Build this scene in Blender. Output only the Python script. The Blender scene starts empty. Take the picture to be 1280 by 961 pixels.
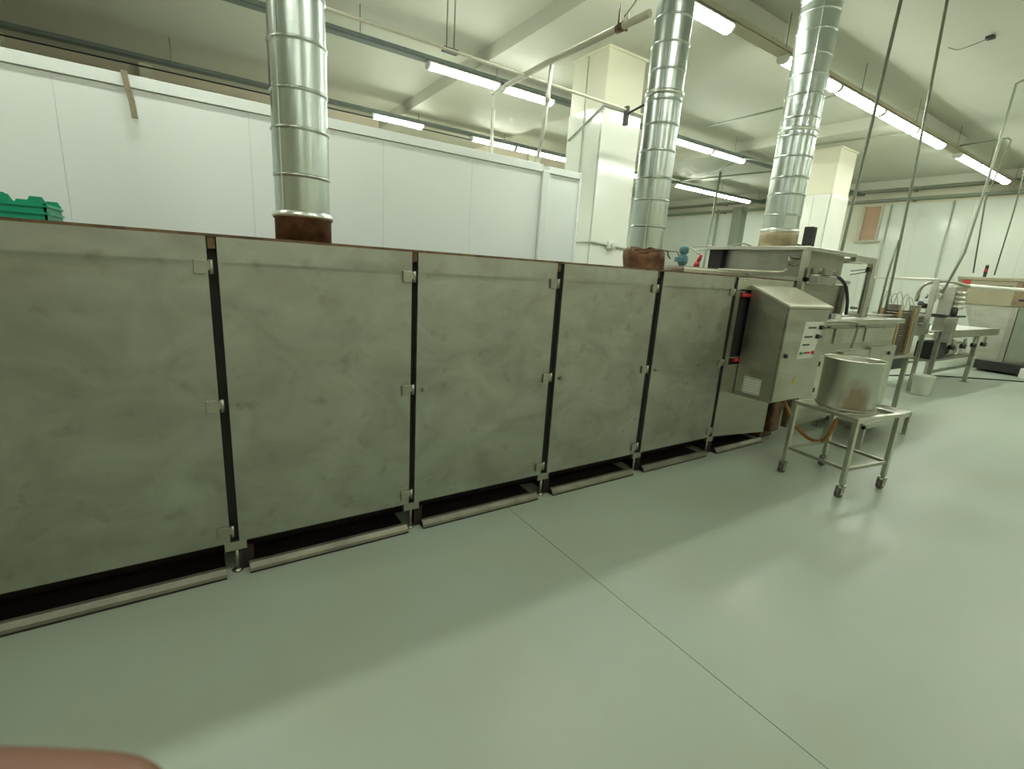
import bpy, bmesh, math, random
from mathutils import Vector, Matrix, noise
random.seed(7)
SC = bpy.context.scene
COL = SC.collection
PI = math.pi

# ------------------------------------------------------------------ camera
cam_d = bpy.data.cameras.new('camera'); cam = bpy.data.objects.new('camera', cam_d); COL.objects.link(cam)
yaw, pitch, roll, fpx = 0.978336, 0.236707, 0.0655097, 599.34
def world_axes():
    up = Vector((0, -math.cos(pitch), -math.sin(pitch))); fw = Vector((0, -math.sin(pitch), math.cos(pitch))); rt = Vector((1, 0, 0))
    X = math.cos(yaw)*fw + math.sin(yaw)*rt; Y = math.sin(yaw)*fw - math.cos(yaw)*rt
    R = Matrix(((math.cos(roll), -math.sin(roll), 0), (math.sin(roll), math.cos(roll), 0), (0, 0, 1)))
    return R @ X, R @ Y, R @ up
ax, ay, az = world_axes()
right = Vector((ax[0], ay[0], az[0])); down = Vector((ax[1], ay[1], az[1])); fwd = Vector((ax[2], ay[2], az[2]))
CAMP = Vector((0, 0, 1.55))
M = Matrix.Identity(4)
for i in range(3):
    M[i][0] = right[i]; M[i][1] = -down[i]; M[i][2] = -fwd[i]; M[i][3] = CAMP[i]
cam.matrix_world = M
cam_d.sensor_width = 36; cam_d.lens = fpx/1280*36; cam_d.clip_start = 0.01; cam_d.clip_end = 100
cam_d.dof.use_dof = True; cam_d.dof.focus_distance = 3.5; cam_d.dof.aperture_fstop = 14
SC.camera = cam

# ------------------------------------------------------------------ world, exposure
SC.view_settings.view_transform = 'Standard'; SC.view_settings.look = 'None'
SC.view_settings.exposure = 1.85; SC.view_settings.gamma = 1
w = bpy.data.worlds.new('world'); SC.world = w; w.use_nodes = True
w.node_tree.nodes['Background'].inputs[0].default_value = (0.80, 0.90, 0.68, 1)
w.node_tree.nodes['Background'].inputs[1].default_value = 0.05
LAMP_STRENGTH = 14.0
LAMP_COL = (0.95, 1.0, 0.90, 1)

# ------------------------------------------------------------------ materials
def mat(name, col, rough=.5, metal=0., noise_scale=0, noise_amt=.1, bump=0., bscale=40, spec=.5, stretch=(1,1,1), col2=None, rvar=0, emit=None):
    m = bpy.data.materials.new(name); m.use_nodes = True
    nt = m.node_tree; b = nt.nodes['Principled BSDF']
    b.inputs['Base Color'].default_value = (*col, 1); b.inputs['Roughness'].default_value = rough
    b.inputs['Metallic'].default_value = metal; b.inputs['Specular IOR Level'].default_value = spec
    if emit:
        b.inputs['Emission Color'].default_value = emit[0]; b.inputs['Emission Strength'].default_value = emit[1]
    if noise_scale or bump:
        tc = nt.nodes.new('ShaderNodeTexCoord'); mp = nt.nodes.new('ShaderNodeMapping'); mp.inputs['Scale'].default_value = stretch
        nt.links.new(tc.outputs['Object'], mp.inputs[0])
    if noise_scale:
        n = nt.nodes.new('ShaderNodeTexNoise'); n.inputs['Scale'].default_value = noise_scale; n.inputs['Detail'].default_value = 5; n.inputs['Roughness'].default_value = .62
        nt.links.new(mp.outputs[0], n.inputs['Vector'])
        r = nt.nodes.new('ShaderNodeValToRGB'); c2 = col2 or tuple(c*(1-noise_amt) for c in col)
        r.color_ramp.elements[0].position = .35; r.color_ramp.elements[0].color = (*c2, 1)
        r.color_ramp.elements[1].position = .62; r.color_ramp.elements[1].color = (*col, 1)
        nt.links.new(n.outputs['Fac'], r.inputs[0]); nt.links.new(r.outputs[0], b.inputs['Base Color'])
        if rvar:
            mr = nt.nodes.new('ShaderNodeMapRange'); mr.inputs[1].default_value = .3; mr.inputs[2].default_value = .7
            mr.inputs[3].default_value = rough-rvar; mr.inputs[4].default_value = rough+rvar
            nt.links.new(n.outputs['Fac'], mr.inputs[0]); nt.links.new(mr.outputs[0], b.inputs['Roughness'])
    if bump:
        n2 = nt.nodes.new('ShaderNodeTexNoise'); n2.inputs['Scale'].default_value = bscale; n2.inputs['Detail'].default_value = 3
        nt.links.new(mp.outputs[0], n2.inputs['Vector'])
        bp = nt.nodes.new('ShaderNodeBump'); bp.inputs['Strength'].default_value = bump; bp.inputs['Distance'].default_value = .01
        nt.links.new(n2.outputs['Fac'], bp.inputs['Height']); nt.links.new(bp.outputs[0], b.inputs['Normal'])
    return m

M_ = {}
M_['floor'] = mat('epoxy_floor', (.365, .425, .345), .40, 0, 1.3, .1, .04, 6, .5, col2=(.35, .385, .30), rvar=.08)
M_['ceiling'] = mat('ceiling_paint', (.545, .55, .45), .6, 0, .5, .06)
M_['panel'] = mat('white_wall_panel', (.90, .95, .92), .3, 0, .4, .03, spec=.4)
M_['seam'] = mat('panel_joint_seal', (.62, .65, .58), .5, 0, .4, .03)
M_['wallfar'] = mat('glossy_wall_panel', (.68, .72, .63), .14, 0, .4, .05, spec=.5)
M_['cream'] = mat('cream_paint', (.68, .66, .50), .45, 0, .6, .06)
M_['colpanel'] = mat('column_cladding', (.74, .76, .67), .12, 0, .5, .04, spec=.5)
M_['dirtywall'] = mat('brownish_wall', (.62, .55, .42), .6, 0, .4, .15)
M_['shutter'] = mat('brown_window_film', (.33, .22, .15), .15, 0, 2, .1)
M_['glass_brown'] = mat('brown_glass', (.50, .33, .22), .08, 0, 2, .1)
M_['steel'] = mat('satin_stainless', (.50, .50, .43), .36, 1, 3, .15, .12, 60, stretch=(1, 1, 4), rvar=.06)
M_['steel_light'] = mat('light_stainless', (.62, .62, .54), .32, 1, 4, .12, rvar=.05)
M_['steel_dull'] = mat('dull_stainless', (.42, .42, .35), .42, 1, 5, .2, rvar=.06)
M_['duct'] = mat('galvanised_duct', (.56, .62, .58), .30, 1, 3, .12, .015, 9, rvar=.04, stretch=(1, 1, .35))
M_['ductband'] = mat('duct_foil_band', (.80, .83, .76), .3, 1, 8, .1)
M_['rusty'] = mat('brown_baked_collar', (.26, .13, .065), .5, .4, 9, .4, .4, 30, col2=(.10, .05, .03), rvar=.1)
M_['tan'] = mat('tan_collar', (.42, .36, .22), .45, .5, 8, .2)
M_['dark'] = mat('dark_interior', (.018, .014, .013), .7, 0, 5, .3)
M_['burgundy'] = mat('shaded_underside', (.022, .010, .010), .6, 0, 6, .3)  # dark burgundy with the shade under the oven put into its colour
M_['brownstain'] = mat('brown_grease', (.20, .12, .06), .45, .3, 14, .5, col2=(.08, .04, .025))
M_['tray'] = mat('painted_tray', (.16, .19, .17), .5, .3, 3, .1)
M_['traybeige'] = mat('beige_tray', (.42, .38, .26), .5, .1, 3, .1)
M_['rod'] = mat('grey_conduit', (.24, .27, .20), .45, .3, 4, .1)
M_['pipe_cream'] = mat('cream_pipe', (.52, .50, .38), .4, 0, 6, .1)
M_['pipe_white'] = mat('white_pipe', (.74, .76, .66), .35, 0, 6, .05)
M_['black'] = mat('black_plastic', (.018, .02, .018), .45, 0, 8, .1)
M_['rubber'] = mat('grey_rubber_wheel', (.09, .09, .07), .6, 0, 12, .2)
M_['red'] = mat('red_plastic', (.50, .03, .03), .4, 0, 8, .1)
M_['green'] = mat('green_plastic', (.0, .36, .20), .42, 0, 8, .12)
M_['hose'] = mat('orange_hose', (.46, .20, .05), .45, 0, 14, .25)
M_['blue'] = mat('blue_grey_enamel', (.08, .20, .22), .4, 0, 8, .1)
M_['housing'] = mat('white_fixture_housing', (.72, .74, .66), .4, 0, 3, .03)
M_['label'] = mat('white_label', (.66, .68, .60), .4, 0, 3, .03)
M_['paper'] = mat('grey_label', (.52, .53, .47), .5, 0, 20, .2)
M_['yellow'] = mat('yellow_sticker', (.62, .52, .08), .5, 0, 10, .1)
M_['mould'] = mat('brown_mould_tray', (.075, .05, .025), .45, 0, 20, .3)
M_['brass'] = mat('tan_comb_rail', (.52, .40, .20), .35, .3, 6, .15)
M_['beige'] = mat('beige_enamel', (.36, .325, .215), .35, 0, 3, .1)
M_['beige_dirty'] = mat('brown_enamel', (.27, .20, .11), .4, 0, 5, .3)
M_['skin'] = mat('skin', (.19, .085, .05), .5, 0, 30, .1)
M_['sleeve'] = mat('dark_sleeve', (.05, .05, .06), .8, 0, 30, .1)
M_['strap'] = mat('beige_strap', (.34, .30, .19), .7, 0, 30, .2)
M_['lamp'] = mat('tube_glow', (.9, .95, .85), .4, 0, emit=(LAMP_COL, LAMP_STRENGTH))
M_['satin'] = mat('lit_roof_steel', (.50, .49, .38), .5, .35, 3, .06)  # paler beige puts the light on the cabinet roof into its colour
M_['conduit_pale'] = mat('pale_conduit', (.40, .43, .34), .45, 0, 4, .1)
M_['railmetal'] = mat('dirty_rail_steel', (.26, .25, .19), .5, .75, 6, .3)
M_['chrome'] = mat('chrome', (.75, .76, .70), .15, 1)

# brown heat stains at the top of the doors and steel streaks: a dedicated door material
def door_material():
    m = mat('oven_door_steel', (.50, .50, .42), .36, 1, 0)
    nt = m.node_tree; b = nt.nodes['Principled BSDF']
    tc = nt.nodes.new('ShaderNodeTexCoord')
    mp = nt.nodes.new('ShaderNodeMapping'); mp.inputs['Scale'].default_value = (1.1, 1.1, 1.5); nt.links.new(tc.outputs['Object'], mp.inputs[0])
    n = nt.nodes.new('ShaderNodeTexNoise'); n.inputs['Scale'].default_value = 2.6; n.inputs['Detail'].default_value = 7; n.inputs['Roughness'].default_value = .6; n.inputs['Distortion'].default_value = .8
    nt.links.new(mp.outputs[0], n.inputs['Vector'])
    r = nt.nodes.new('ShaderNodeValToRGB'); e = r.color_ramp.elements
    e[0].position = .32; e[0].color = (.33, .335, .285, 1); e[1].position = .66; e[1].color = (.45, .47, .415, 1)
    nt.links.new(n.outputs['Fac'], r.inputs[0])
    n3 = nt.nodes.new('ShaderNodeTexNoise'); n3.inputs['Scale'].default_value = 9; n3.inputs['Detail'].default_value = 4; nt.links.new(tc.outputs['Object'], n3.inputs['Vector'])
    r3 = nt.nodes.new('ShaderNodeMapRange'); r3.inputs[1].default_value = .60; r3.inputs[2].default_value = .74; r3.inputs[4].default_value = .45; nt.links.new(n3.outputs['Fac'], r3.inputs[0])
    m3 = nt.nodes.new('ShaderNodeMix'); m3.data_type = 'RGBA'; m3.inputs[7].default_value = (.20, .20, .15, 1)
    nt.links.new(r3.outputs[0], m3.inputs[0]); nt.links.new(r.outputs[0], m3.inputs[6]); nt.links.new(m3.outputs[2], b.inputs['Base Color'])
    mp2 = nt.nodes.new('ShaderNodeMapping'); mp2.inputs['Scale'].default_value = (1, 1, 9); nt.links.new(tc.outputs['Object'], mp2.inputs[0])
    n2 = nt.nodes.new('ShaderNodeTexNoise'); n2.inputs['Scale'].default_value = 3; n2.inputs['Detail'].default_value = 6; nt.links.new(mp2.outputs[0], n2.inputs['Vector'])
    mr = nt.nodes.new('ShaderNodeMapRange'); mr.inputs[1].default_value = .3; mr.inputs[2].default_value = .7; mr.inputs[3].default_value = .36; mr.inputs[4].default_value = .50
    nt.links.new(n2.outputs['Fac'], mr.inputs[0]); nt.links.new(mr.outputs[0], b.inputs['Roughness'])
    bp = nt.nodes.new('ShaderNodeBump'); bp.inputs['Strength'].default_value = .03; bp.inputs['Distance'].default_value = .02
    nt.links.new(n.outputs['Fac'], bp.inputs['Height']); nt.links.new(bp.outputs[0], b.inputs['Normal'])
    return m
M_['door'] = door_material()

# drum: stainless with a brown spill stain on its side
def drum_material():
    m = mat('stained_drum', (.55, .55, .48), .3, 1, 0)
    nt = m.node_tree; b = nt.nodes['Principled BSDF']
    tc = nt.nodes.new('ShaderNodeTexCoord')
    mp = nt.nodes.new('ShaderNodeMapping'); mp.inputs['Location'].default_value = (-4.16*7.5, -1.49*7.5, -.70*4.2); mp.inputs['Scale'].default_value = (7.5, 7.5, 4.2)
    nt.links.new(tc.outputs['Object'], mp.inputs[0])
    gr = nt.nodes.new('ShaderNodeTexGradient'); gr.gradient_type = 'SPHERICAL'; nt.links.new(mp.outputs[0], gr.inputs[0])
    n = nt.nodes.new('ShaderNodeTexNoise'); n.inputs['Scale'].default_value = 14; n.inputs['Detail'].default_value = 4; nt.links.new(tc.outputs['Object'], n.inputs['Vector'])
    ml = nt.nodes.new('ShaderNodeMath'); ml.operation = 'MULTIPLY'; nt.links.new(gr.outputs['Fac'], ml.inputs[0]); nt.links.new(n.outputs['Fac'], ml.inputs[1])
    r = nt.nodes.new('ShaderNodeMapRange'); r.inputs[1].default_value = .02; r.inputs[2].default_value = .26; r.inputs[4].default_value = .8; nt.links.new(ml.outputs[0], r.inputs[0])
    mx = nt.nodes.new('ShaderNodeMix'); mx.data_type = 'RGBA'
    mx.inputs[6].default_value = (.55, .56, .48, 1); mx.inputs[7].default_value = (.27, .18, .10, 1)
    nt.links.new(r.outputs[0], mx.inputs[0]); nt.links.new(mx.outputs[2], b.inputs['Base Color'])
    mm = nt.nodes.new('ShaderNodeMath'); mm.operation = 'SUBTRACT'; mm.inputs[0].default_value = 1; nt.links.new(r.outputs[0], mm.inputs[1]); nt.links.new(mm.outputs[0], b.inputs['Metallic'])
    return m
M_['drum'] = drum_material()

# ------------------------------------------------------------------ mesh helpers
class MB:
    def __init__(s, at=(0, 0, 0)): s.bm = bmesh.new(); s.at = Vector(at)
    def box(s, x0, x1, y0, y1, z0, z1, bev=0):
        vs = [s.bm.verts.new((x, y, z)) for z in (z0, z1) for y in (y0, y1) for x in (x0, x1)]
        fs = [s.bm.faces.new([vs[i] for i in f]) for f in ((0,2,3,1),(4,5,7,6),(0,1,5,4),(2,6,7,3),(0,4,6,2),(1,3,7,5))]
        if bev:
            es = list({e for f in fs for e in f.edges})
            bmesh.ops.bevel(s.bm, geom=es, offset=bev, segments=2, affect='EDGES', profile=.5)
        return s
    def prism(s, pts, axis, a, b):
        """pts: 2-D outline extruded along axis from a to b"""
        def P(p, t):
            return {'x': (t, p[0], p[1]), 'y': (p[0], t, p[1]), 'z': (p[0], p[1], t)}[axis]
        A = [s.bm.verts.new(P(p, a)) for p in pts]; B = [s.bm.verts.new(P(p, b)) for p in pts]
        n = len(pts)
        s.bm.faces.new(A); s.bm.faces.new(B[::-1])
        for i in range(n): s.bm.faces.new((A[i], B[i], B[(i+1) % n], A[(i+1) % n]))
        return s
    def tube(s, pts, r, n=10, cap=True):
        pts = [Vector(p) for p in pts]; rings = []
        up = None
        for i, p in enumerate(pts):
            if i == 0: t = pts[1]-p
            elif i == len(pts)-1: t = p-pts[-2]
            else: t = (pts[i+1]-p).normalized() + (p-pts[i-1]).normalized()
            t.normalize()
            if up is None:
                up = Vector((0, 0, 1)) if abs(t.z) < .9 else Vector((1, 0, 0))
            a = t.cross(up).normalized(); b = a.cross(t).normalized(); up = b
            rr = r[i] if isinstance(r, (list, tuple)) else r
            rings.append([s.bm.verts.new(p + a*math.cos(2*PI*k/n)*rr + b*math.sin(2*PI*k/n)*rr) for k in range(n)])
        for i in range(len(rings)-1):
            for k in range(n): s.bm.faces.new((rings[i][k], rings[i][(k+1) % n], rings[i+1][(k+1) % n], rings[i+1][k])).smooth = True
        if cap:
            s.bm.faces.new(rings[0][::-1]); s.bm.faces.new(rings[-1])
        return s
    def lathe(s, prof, cx, cy, n=40, cap0=True, cap1=True):
        rings = [[s.bm.verts.new((cx+r*math.cos(2*PI*k/n), cy+r*math.sin(2*PI*k/n), z)) for k in range(n)] for r, z in prof]
        for i in range(len(rings)-1):
            for k in range(n): s.bm.faces.new((rings[i][k], rings[i][(k+1) % n], rings[i+1][(k+1) % n], rings[i+1][k])).smooth = True
        if cap0: s.bm.faces.new(rings[0][::-1])
        if cap1: s.bm.faces.new(rings[-1])
        return s
    def build(s, name, m, parent=None, smooth=False, label=None):
        bmesh.ops.recalc_face_normals(s.bm, faces=s.bm.faces)
        me = bpy.data.meshes.new(name); s.bm.to_mesh(me); s.bm.free()
        me.materials.append(M_[m] if isinstance(m, str) else m)
        if smooth:
            for p in me.polygons: p.use_smooth = True
        o = bpy.data.objects.new(name, me); COL.objects.link(o)
        if parent is not None:
            o.parent = parent
            # meshes are written in world coordinates: cancel the parent chain's offset
            off = Vector((0, 0, 0)); q = parent
            while q is not None: off += q.location; q = q.parent
            o.location = -off
        if label: o['label'] = label
        return o
def thing(name, label, cat, loc=(0, 0, 0), group=None):
    o = bpy.data.objects.new(name, None); COL.objects.link(o); o.location = loc; o.empty_display_size = .1
    o['label'] = label; o['category'] = cat
    if group: o['group'] = group
    return o
def tag(o, label, cat, group=None, kind=None):
    o['label'] = label; o['category'] = cat
    if group: o['group'] = group
    if kind: o['kind'] = kind
    return o
def recentre(o):
    """move the origin of a world-space mesh to its base centre"""
    me = o.data; xs = [v.co for v in me.vertices]
    c = Vector(((min(v.x for v in xs)+max(v.x for v in xs))/2, (min(v.y for v in xs)+max(v.y for v in xs))/2, min(v.z for v in xs)))
    me.transform(Matrix.Translation(-c)); o.location = o.location + c
    return o
def arc(p0, p1, p2, n=8):
    p0, p1, p2 = map(Vector, (p0, p1, p2))
    return [p0*(1-t)**2 + p1*2*t*(1-t) + p2*t*t for t in [i/n for i in range(n+1)]]
def spline(ps, n=6):
    ps = [Vector(p) for p in ps]; q = [ps[0]*2-ps[1]] + ps + [ps[-1]*2-ps[-2]]; out = []
    for i in range(1, len(q)-2):
        for k in range(n):
            t = k/n; a, b, c, d = q[i-1], q[i], q[i+1], q[i+2]
            out.append(.5*((2*b) + (c-a)*t + (2*a-5*b+4*c-d)*t*t + (3*b-a-3*c+d)*t**3))
    out.append(ps[-1]); return out

# ------------------------------------------------------------------ setting
ZC, ZB = 4.75, 4.54          # ceiling and beam underside
XF = 17.6                    # far wall
def structure(o, label=None):
    o['kind'] = 'structure'
    if label: o['label'] = label
    return o
# floor: sub-base and two poured fields with a sawn joint between them
fl = structure(MB().box(-5, XF, -4.5, 15.1, -.2, -.01).build('floor', 'floor'), 'pale grey-green glossy epoxy floor with a sawn joint')
for x0, x1 in ((-5, 1.648), (1.652, XF)):
    MB().box(x0, x1, -4.5, 15.1, -.01, 0).build('floor_slab', 'floor', fl)
ce = structure(MB().box(-5, XF+.2, -4.5, 15.1, ZC, ZC+.15).build('ceiling', 'ceiling'), 'grey-white painted ceiling with wide shallow beams')
for x0, x1 in ((3.97, 6.5), (10.93, 13.5)):
    MB().box(x0, x1, 4.02, 15.1, ZB, ZC).build('beam', 'ceiling', ce)
# walls
wf = structure(MB().box(XF, XF+.2, -4.5, 15.1, 0, ZC).build('wall_far', 'cream'), 'far wall clad in glossy off-white panels')
y = -4.5
while y < 15:
    y2 = min(y+1.15, 15.1)
    if not (6.2 < y < 7.3): MB().box(XF-.03, XF, y+.0015, y2-.0015, .1, 4.1).build('panel', 'wallfar', wf)
    else:
        MB().box(XF-.03, XF, y+.0015, y2-.0015, .1, 3.06).build('panel', 'wallfar', wf)
    y = y2
wb = structure(MB().box(-5, 9.6, 12.2, 12.35, 0, ZC).build('wall_back', 'dirtywall'), 'dull brownish back wall behind the cold room')
structure(MB().box(9.6, 9.75, 12.2, 15.1, 0, ZC).build('wall_return', 'cream'))
structure(MB().box(9.6, XF, 15.1, 15.25, 0, ZC).build('wall_rear', 'wallfar'))
structure(MB().box(-5.15, -5, -4.5, 12.2, 0, ZC).build('wall_left', 'cream'))
structure(MB().box(-5, XF, -4.65, -4.5, 0, ZC).build('wall_front', 'cream'))
for i, (x0, x1) in enumerate(((-2.75, -2.27), (-.5, -.3), (8.2, 8.6))):
    structure(MB().box(x0, x1, 12.05, 12.2, 0, ZC).build('trim_%d' % (i+1), 'cream'))
# far wall column in the back bay
structure(MB().box(XF-.4, XF-.03, 11.15, 11.5, 0, 4.3).build('trim_4', 'rod'))
# far window with brown glass
wd = structure(MB().box(XF-.02, XF-.005, 6.67, 7.35, 3.07, 4.1).build('window_1', 'cream'), 'window high on the far wall with a brown pane')
MB().box(XF-.05, XF-.02, 6.80, 7.22, 3.11, 4.08).build('pane', 'glass_brown', wd)
for y0, y1 in ((6.74, 6.80), (7.22, 7.28)): MB().box(XF-.08, XF-.02, y0, y1, 3.07, 4.1).build('window_frame', 'pipe_cream', wd)
MB().box(XF-.12, XF-.02, 6.67, 7.35, 3.03, 3.07).build('window_sill', 'pipe_cream', wd)
wd = structure(MB().box(-1.9, -1.0, 12.15, 12.2, 3.3, 4.42).build('window_2', 'dirtywall'), 'brownish window on the back wall above the cold room')
for x0, x1 in ((-1.86, -1.48), (-1.42, -1.04)): MB().box(x0, x1, 12.12, 12.15, 3.34, 4.38).build('pane', 'shutter', wd)
MB().box(-1.92, -.98, 12.08, 12.15, 4.38, 4.44).build('window_frame', 'dirtywall', wd)

# columns
def column(x0, x1, y0, y1, zsplit, label):
    c = structure(MB().box(x0+.03, x1-.03, y0+.03, y1-.03, 0, ZB).build('column', 'cream'), label)
    MB().box(x0, x1, y0, y1, zsplit, ZB-.03).build('upper_cladding', 'cream', c)
    ym = (y0+y1)/2; 
    MB().box(x0-.02, x0+.02, y0+.0, ym-.004, 0, zsplit-.008).build('cladding_panel', 'colpanel', c)
    MB().box(x0-.02, x0+.02, ym+.004, y1, 0, zsplit-.008).build('cladding_panel', 'colpanel', c)
    MB().box(x0-.02, x1, y0-.02, y0+.01, 0, zsplit-.008).build('cladding_panel', 'colpanel', c)
    MB().box(x0-.03, x1+.02, y0-.03, y1+.02, ZB-.03, ZB).build('capping', 'cream', c)
    return c
column(4.93, 5.64, 5.51, 6.24, 3.82, 'square white-clad column beside the end of the cold room')
column(11.85, 12.6, 5.6, 6.3, 3.6, 'square white-clad column behind the third duct')
structure(MB().box(-2.6, -1.9, 5.51, 6.24, 0, ZC).build('column', 'cream'))

# cold room partition (flat-faced sandwich panels)
PY = 4.6; PX0, PX1, PZ = -3.2, 3.85, 2.68
cr = structure(MB().box(PX0, PX1, PY+.02, PY+.10, 0, PZ-.01).build('wall_partition', 'seam'), 'white cold-room wall of flush panels behind the oven')
xs = [-3.2, -1.85, -.66, .47, 1.54, 2.45, 3.31]
for a, b in zip(xs[:-1], xs[1:]): MB().box(a+.001, b-.001, PY+.012, PY+.02, 0, PZ-.085).build('wall_panel', 'panel', cr)
MB().box(3.41, PX1, PY+.012, PY+.02, 0, PZ-.085).build('wall_panel', 'panel', cr)
MB().box(3.315, 3.405, PY-.02, PY+.02, 0, PZ-.06, .006).build('corner_post', 'panel', cr)
MB().box(PX0, 3.32, PY-.006, PY+.11, PZ-.08, PZ, .003).build('top_trim', 'panel', cr)
MB().box(3.40, PX1+.01, PY-.006, PY+.11, PZ-.08, PZ-.01, .003).build('top_trim', 'panel', cr)
MB().box(PX1, PX1+.03, PY-.006, PY+.11, 0, PZ-.01).build('end_trim', 'panel', cr)
MB().box(PX1-.08, PX1, PY+.10, 11.9, 0, PZ-.03).build('side_wall', 'panel', cr)
MB().box(PX0, PX1-.08, PY+.10, 11.9, PZ-.1, PZ-.03).build('roof', 'panel', cr)

# strap hanging over the partition top
b = MB(); pts = [(-.285, 4.72, 2.70), (-.282, 4.62, 2.70), (-.278, 4.575, 2.69), (-.268, 4.57, 2.60), (-.25, 4.57, 2.50), (-.243, 4.568, 2.40)]
for (p, q) in zip(pts[:-1], pts[1:]):
    w2 = .018
    vs = [b.bm.verts.new((p[0]-w2, p[1], p[2])), b.bm.verts.new((p[0]+w2, p[1], p[2])), b.bm.verts.new((q[0]+w2, q[1], q[2])), b.bm.verts.new((q[0]-w2, q[1], q[2]))]
    vt = [b.bm.verts.new(v.co + Vector((0, -.006, .004))) for v in vs]
    b.bm.faces.new(vs); b.bm.faces.new(vt[::-1])
    for k in range(4): b.bm.faces.new((vs[k], vs[(k+1) % 4], vt[(k+1) % 4], vt[k]))
tag(recentre(b.build('hanging_strap', 'strap')), 'beige webbing strap hanging over the top of the white cold-room wall', 'strap')

# ------------------------------------------------------------------ tunnel oven
FY = 2.44
ov = thing('tunnel_oven', 'long stainless steel tunnel oven with five big flush side doors', 'oven', (1.9, 3.09, 0))
MB().box(-2.6, 4.76, FY+.035, 3.74, .17, 1.60).build('body', 'dark', ov)
MB().box(-2.6, 4.76, FY+.22, 3.6, .004, .17).build('dark_base', 'burgundy', ov)  # dark box added to close the underside against light from behind
MB().box(-2.6, 4.78, FY+.004, 3.76, 1.60, 1.612).build('top_sheet', 'brownstain', ov, label='grease-browned top sheet edge')
doors = [(-.90, .062), (.100, .968), (1.002, 1.930), (1.985, 2.868), (2.935, 3.838)]
def door_mesh(x0, x1, z0, z1, seed):
    b = MB(); nx, nz = 22, 30; W = x1-x0; g = []
    zs = [z0+(z1-.135-z0)*i/(nz-4) for i in range(nz-3)] + [z1-.122, z1-.113, z1-.108, z1-.103, z1-.095, z1-.05, z1]
    for iz, z in enumerate(zs):
        row = []
        for ix in range(nx+1):
            x = x0+W*ix/nx
            edge = math.sin(PI*ix/nx)**.6*min(iz, 8)/8*1
            n = noise.noise(Vector((x*1.6+seed*7, z*1.8, seed)))*(.0035 if seed else .0022)*edge + noise.noise(Vector((x*5+seed*3, z*4, seed+5)))*.0006*edge
            yy = FY - n
            t = min(1, max(0, (z-(z1-.113))/.010)); lean = max(0, (z-(z1-.103))/.103)   # fold pressed across the top of the sheet
            f = min(1, min(ix, nx-ix)/2)
            yy -= .0030*t*f - .0042*lean*f
            if z1-.123 < z < z1-.09: z += (.006 if seed else .002)*noise.noise(Vector((x*2.2, seed*3, 1)))*f
            row.append(b.bm.verts.new((x, yy, z)))
        g.append(row)
    for i in range(len(zs)-1):
        for j in range(nx): b.bm.faces.new((g[i][j], g[i][j+1], g[i+1][j+1], g[i+1][j])).smooth = True
    # returned edges
    D = .03
    for line in ([r[0] for r in g], [r[-1] for r in g], g[0], g[-1]):
        back = [b.bm.verts.new((v.co.x, FY+D, v.co.z)) for v in line]; line = [b.bm.verts.new(v.co) for v in line]
        for k in range(len(line)-1): b.bm.faces.new((line[k], line[k+1], back[k+1], back[k]))
    return b
for i, (x0, x1) in enumerate(doors):
    d = door_mesh(x0, x1, .172, 1.600, i).build('door', 'door', ov)
    for j, z in enumerate((1.475, .865, .235)):
        h = MB().box(x1-.052, x1-.004, FY-.014, FY-.001, z-.03, z+.03, .003).tube([(x1+.012, FY-.006, z-.028), (x1+.012, FY-.006, z+.03)], .0085, 10)
        h.box(x1-.006, x1+.010, FY-.010, FY-.003, z-.012, z+.026)
        h.build('hinge', 'steel_dull', d)
    if i:
        kx = x0+.045; b = MB().tube([(kx, FY-.02, .855), (kx, FY, .855)], .013, 14).tube([(kx, FY-.026, .855), (kx, FY-.02, .855)], .008, 8)
        b.build('latch', 'steel_dull', d)
    # brown smear at the top of the gap beside the door
    MB().box(x1+.004, x1+.034, FY+.008, FY+.034, 1.55, 1.598, .002).build('gap_filler', 'brownstain', ov, label='brown grease-stained filler at the top of the door gap')
gaps = [(a[1]+b[0])/2 for a, b in zip(doors[:-1], doors[1:])] + [3.865]
for gx in gaps:
    MB().box(gx-.045, gx+.05, FY+.004, FY+.03, .125, .172, .002).build('corner_bracket', 'steel_dull', ov)
    f = MB().tube([(gx+.005, FY+.03, .012), (gx+.005, FY+.03, .13)], .009, 10).lathe([(.026, 0), (.026, .008), (.012, .014)], gx+.005, FY+.03, 14)
    f.build('foot', 'steel_dull', ov)
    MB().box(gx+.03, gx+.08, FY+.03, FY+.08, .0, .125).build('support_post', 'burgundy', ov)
rails = [(-.9, .035), (.135, .955), (1.05, 1.90), (2.03, 2.85), (2.97, 3.80), (3.95, 4.72)]
for x0, x1 in rails:
    b = MB().prism([(FY-.034, .012), (FY-.030, .026), (FY-.010, .046), (FY+.006, .050), (FY+.006, .044), (FY-.010, .040), (FY-.026, .022), (FY-.028, .012)], 'x', x0, x1)
    b.build('base_rail', 'railmetal', ov)
    MB().box(x0, x1, FY-.034, FY+.22, .002, .012).build('shade_tray', 'burgundy', ov)  # dark sheet added so the gap below the doors stays black
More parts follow.
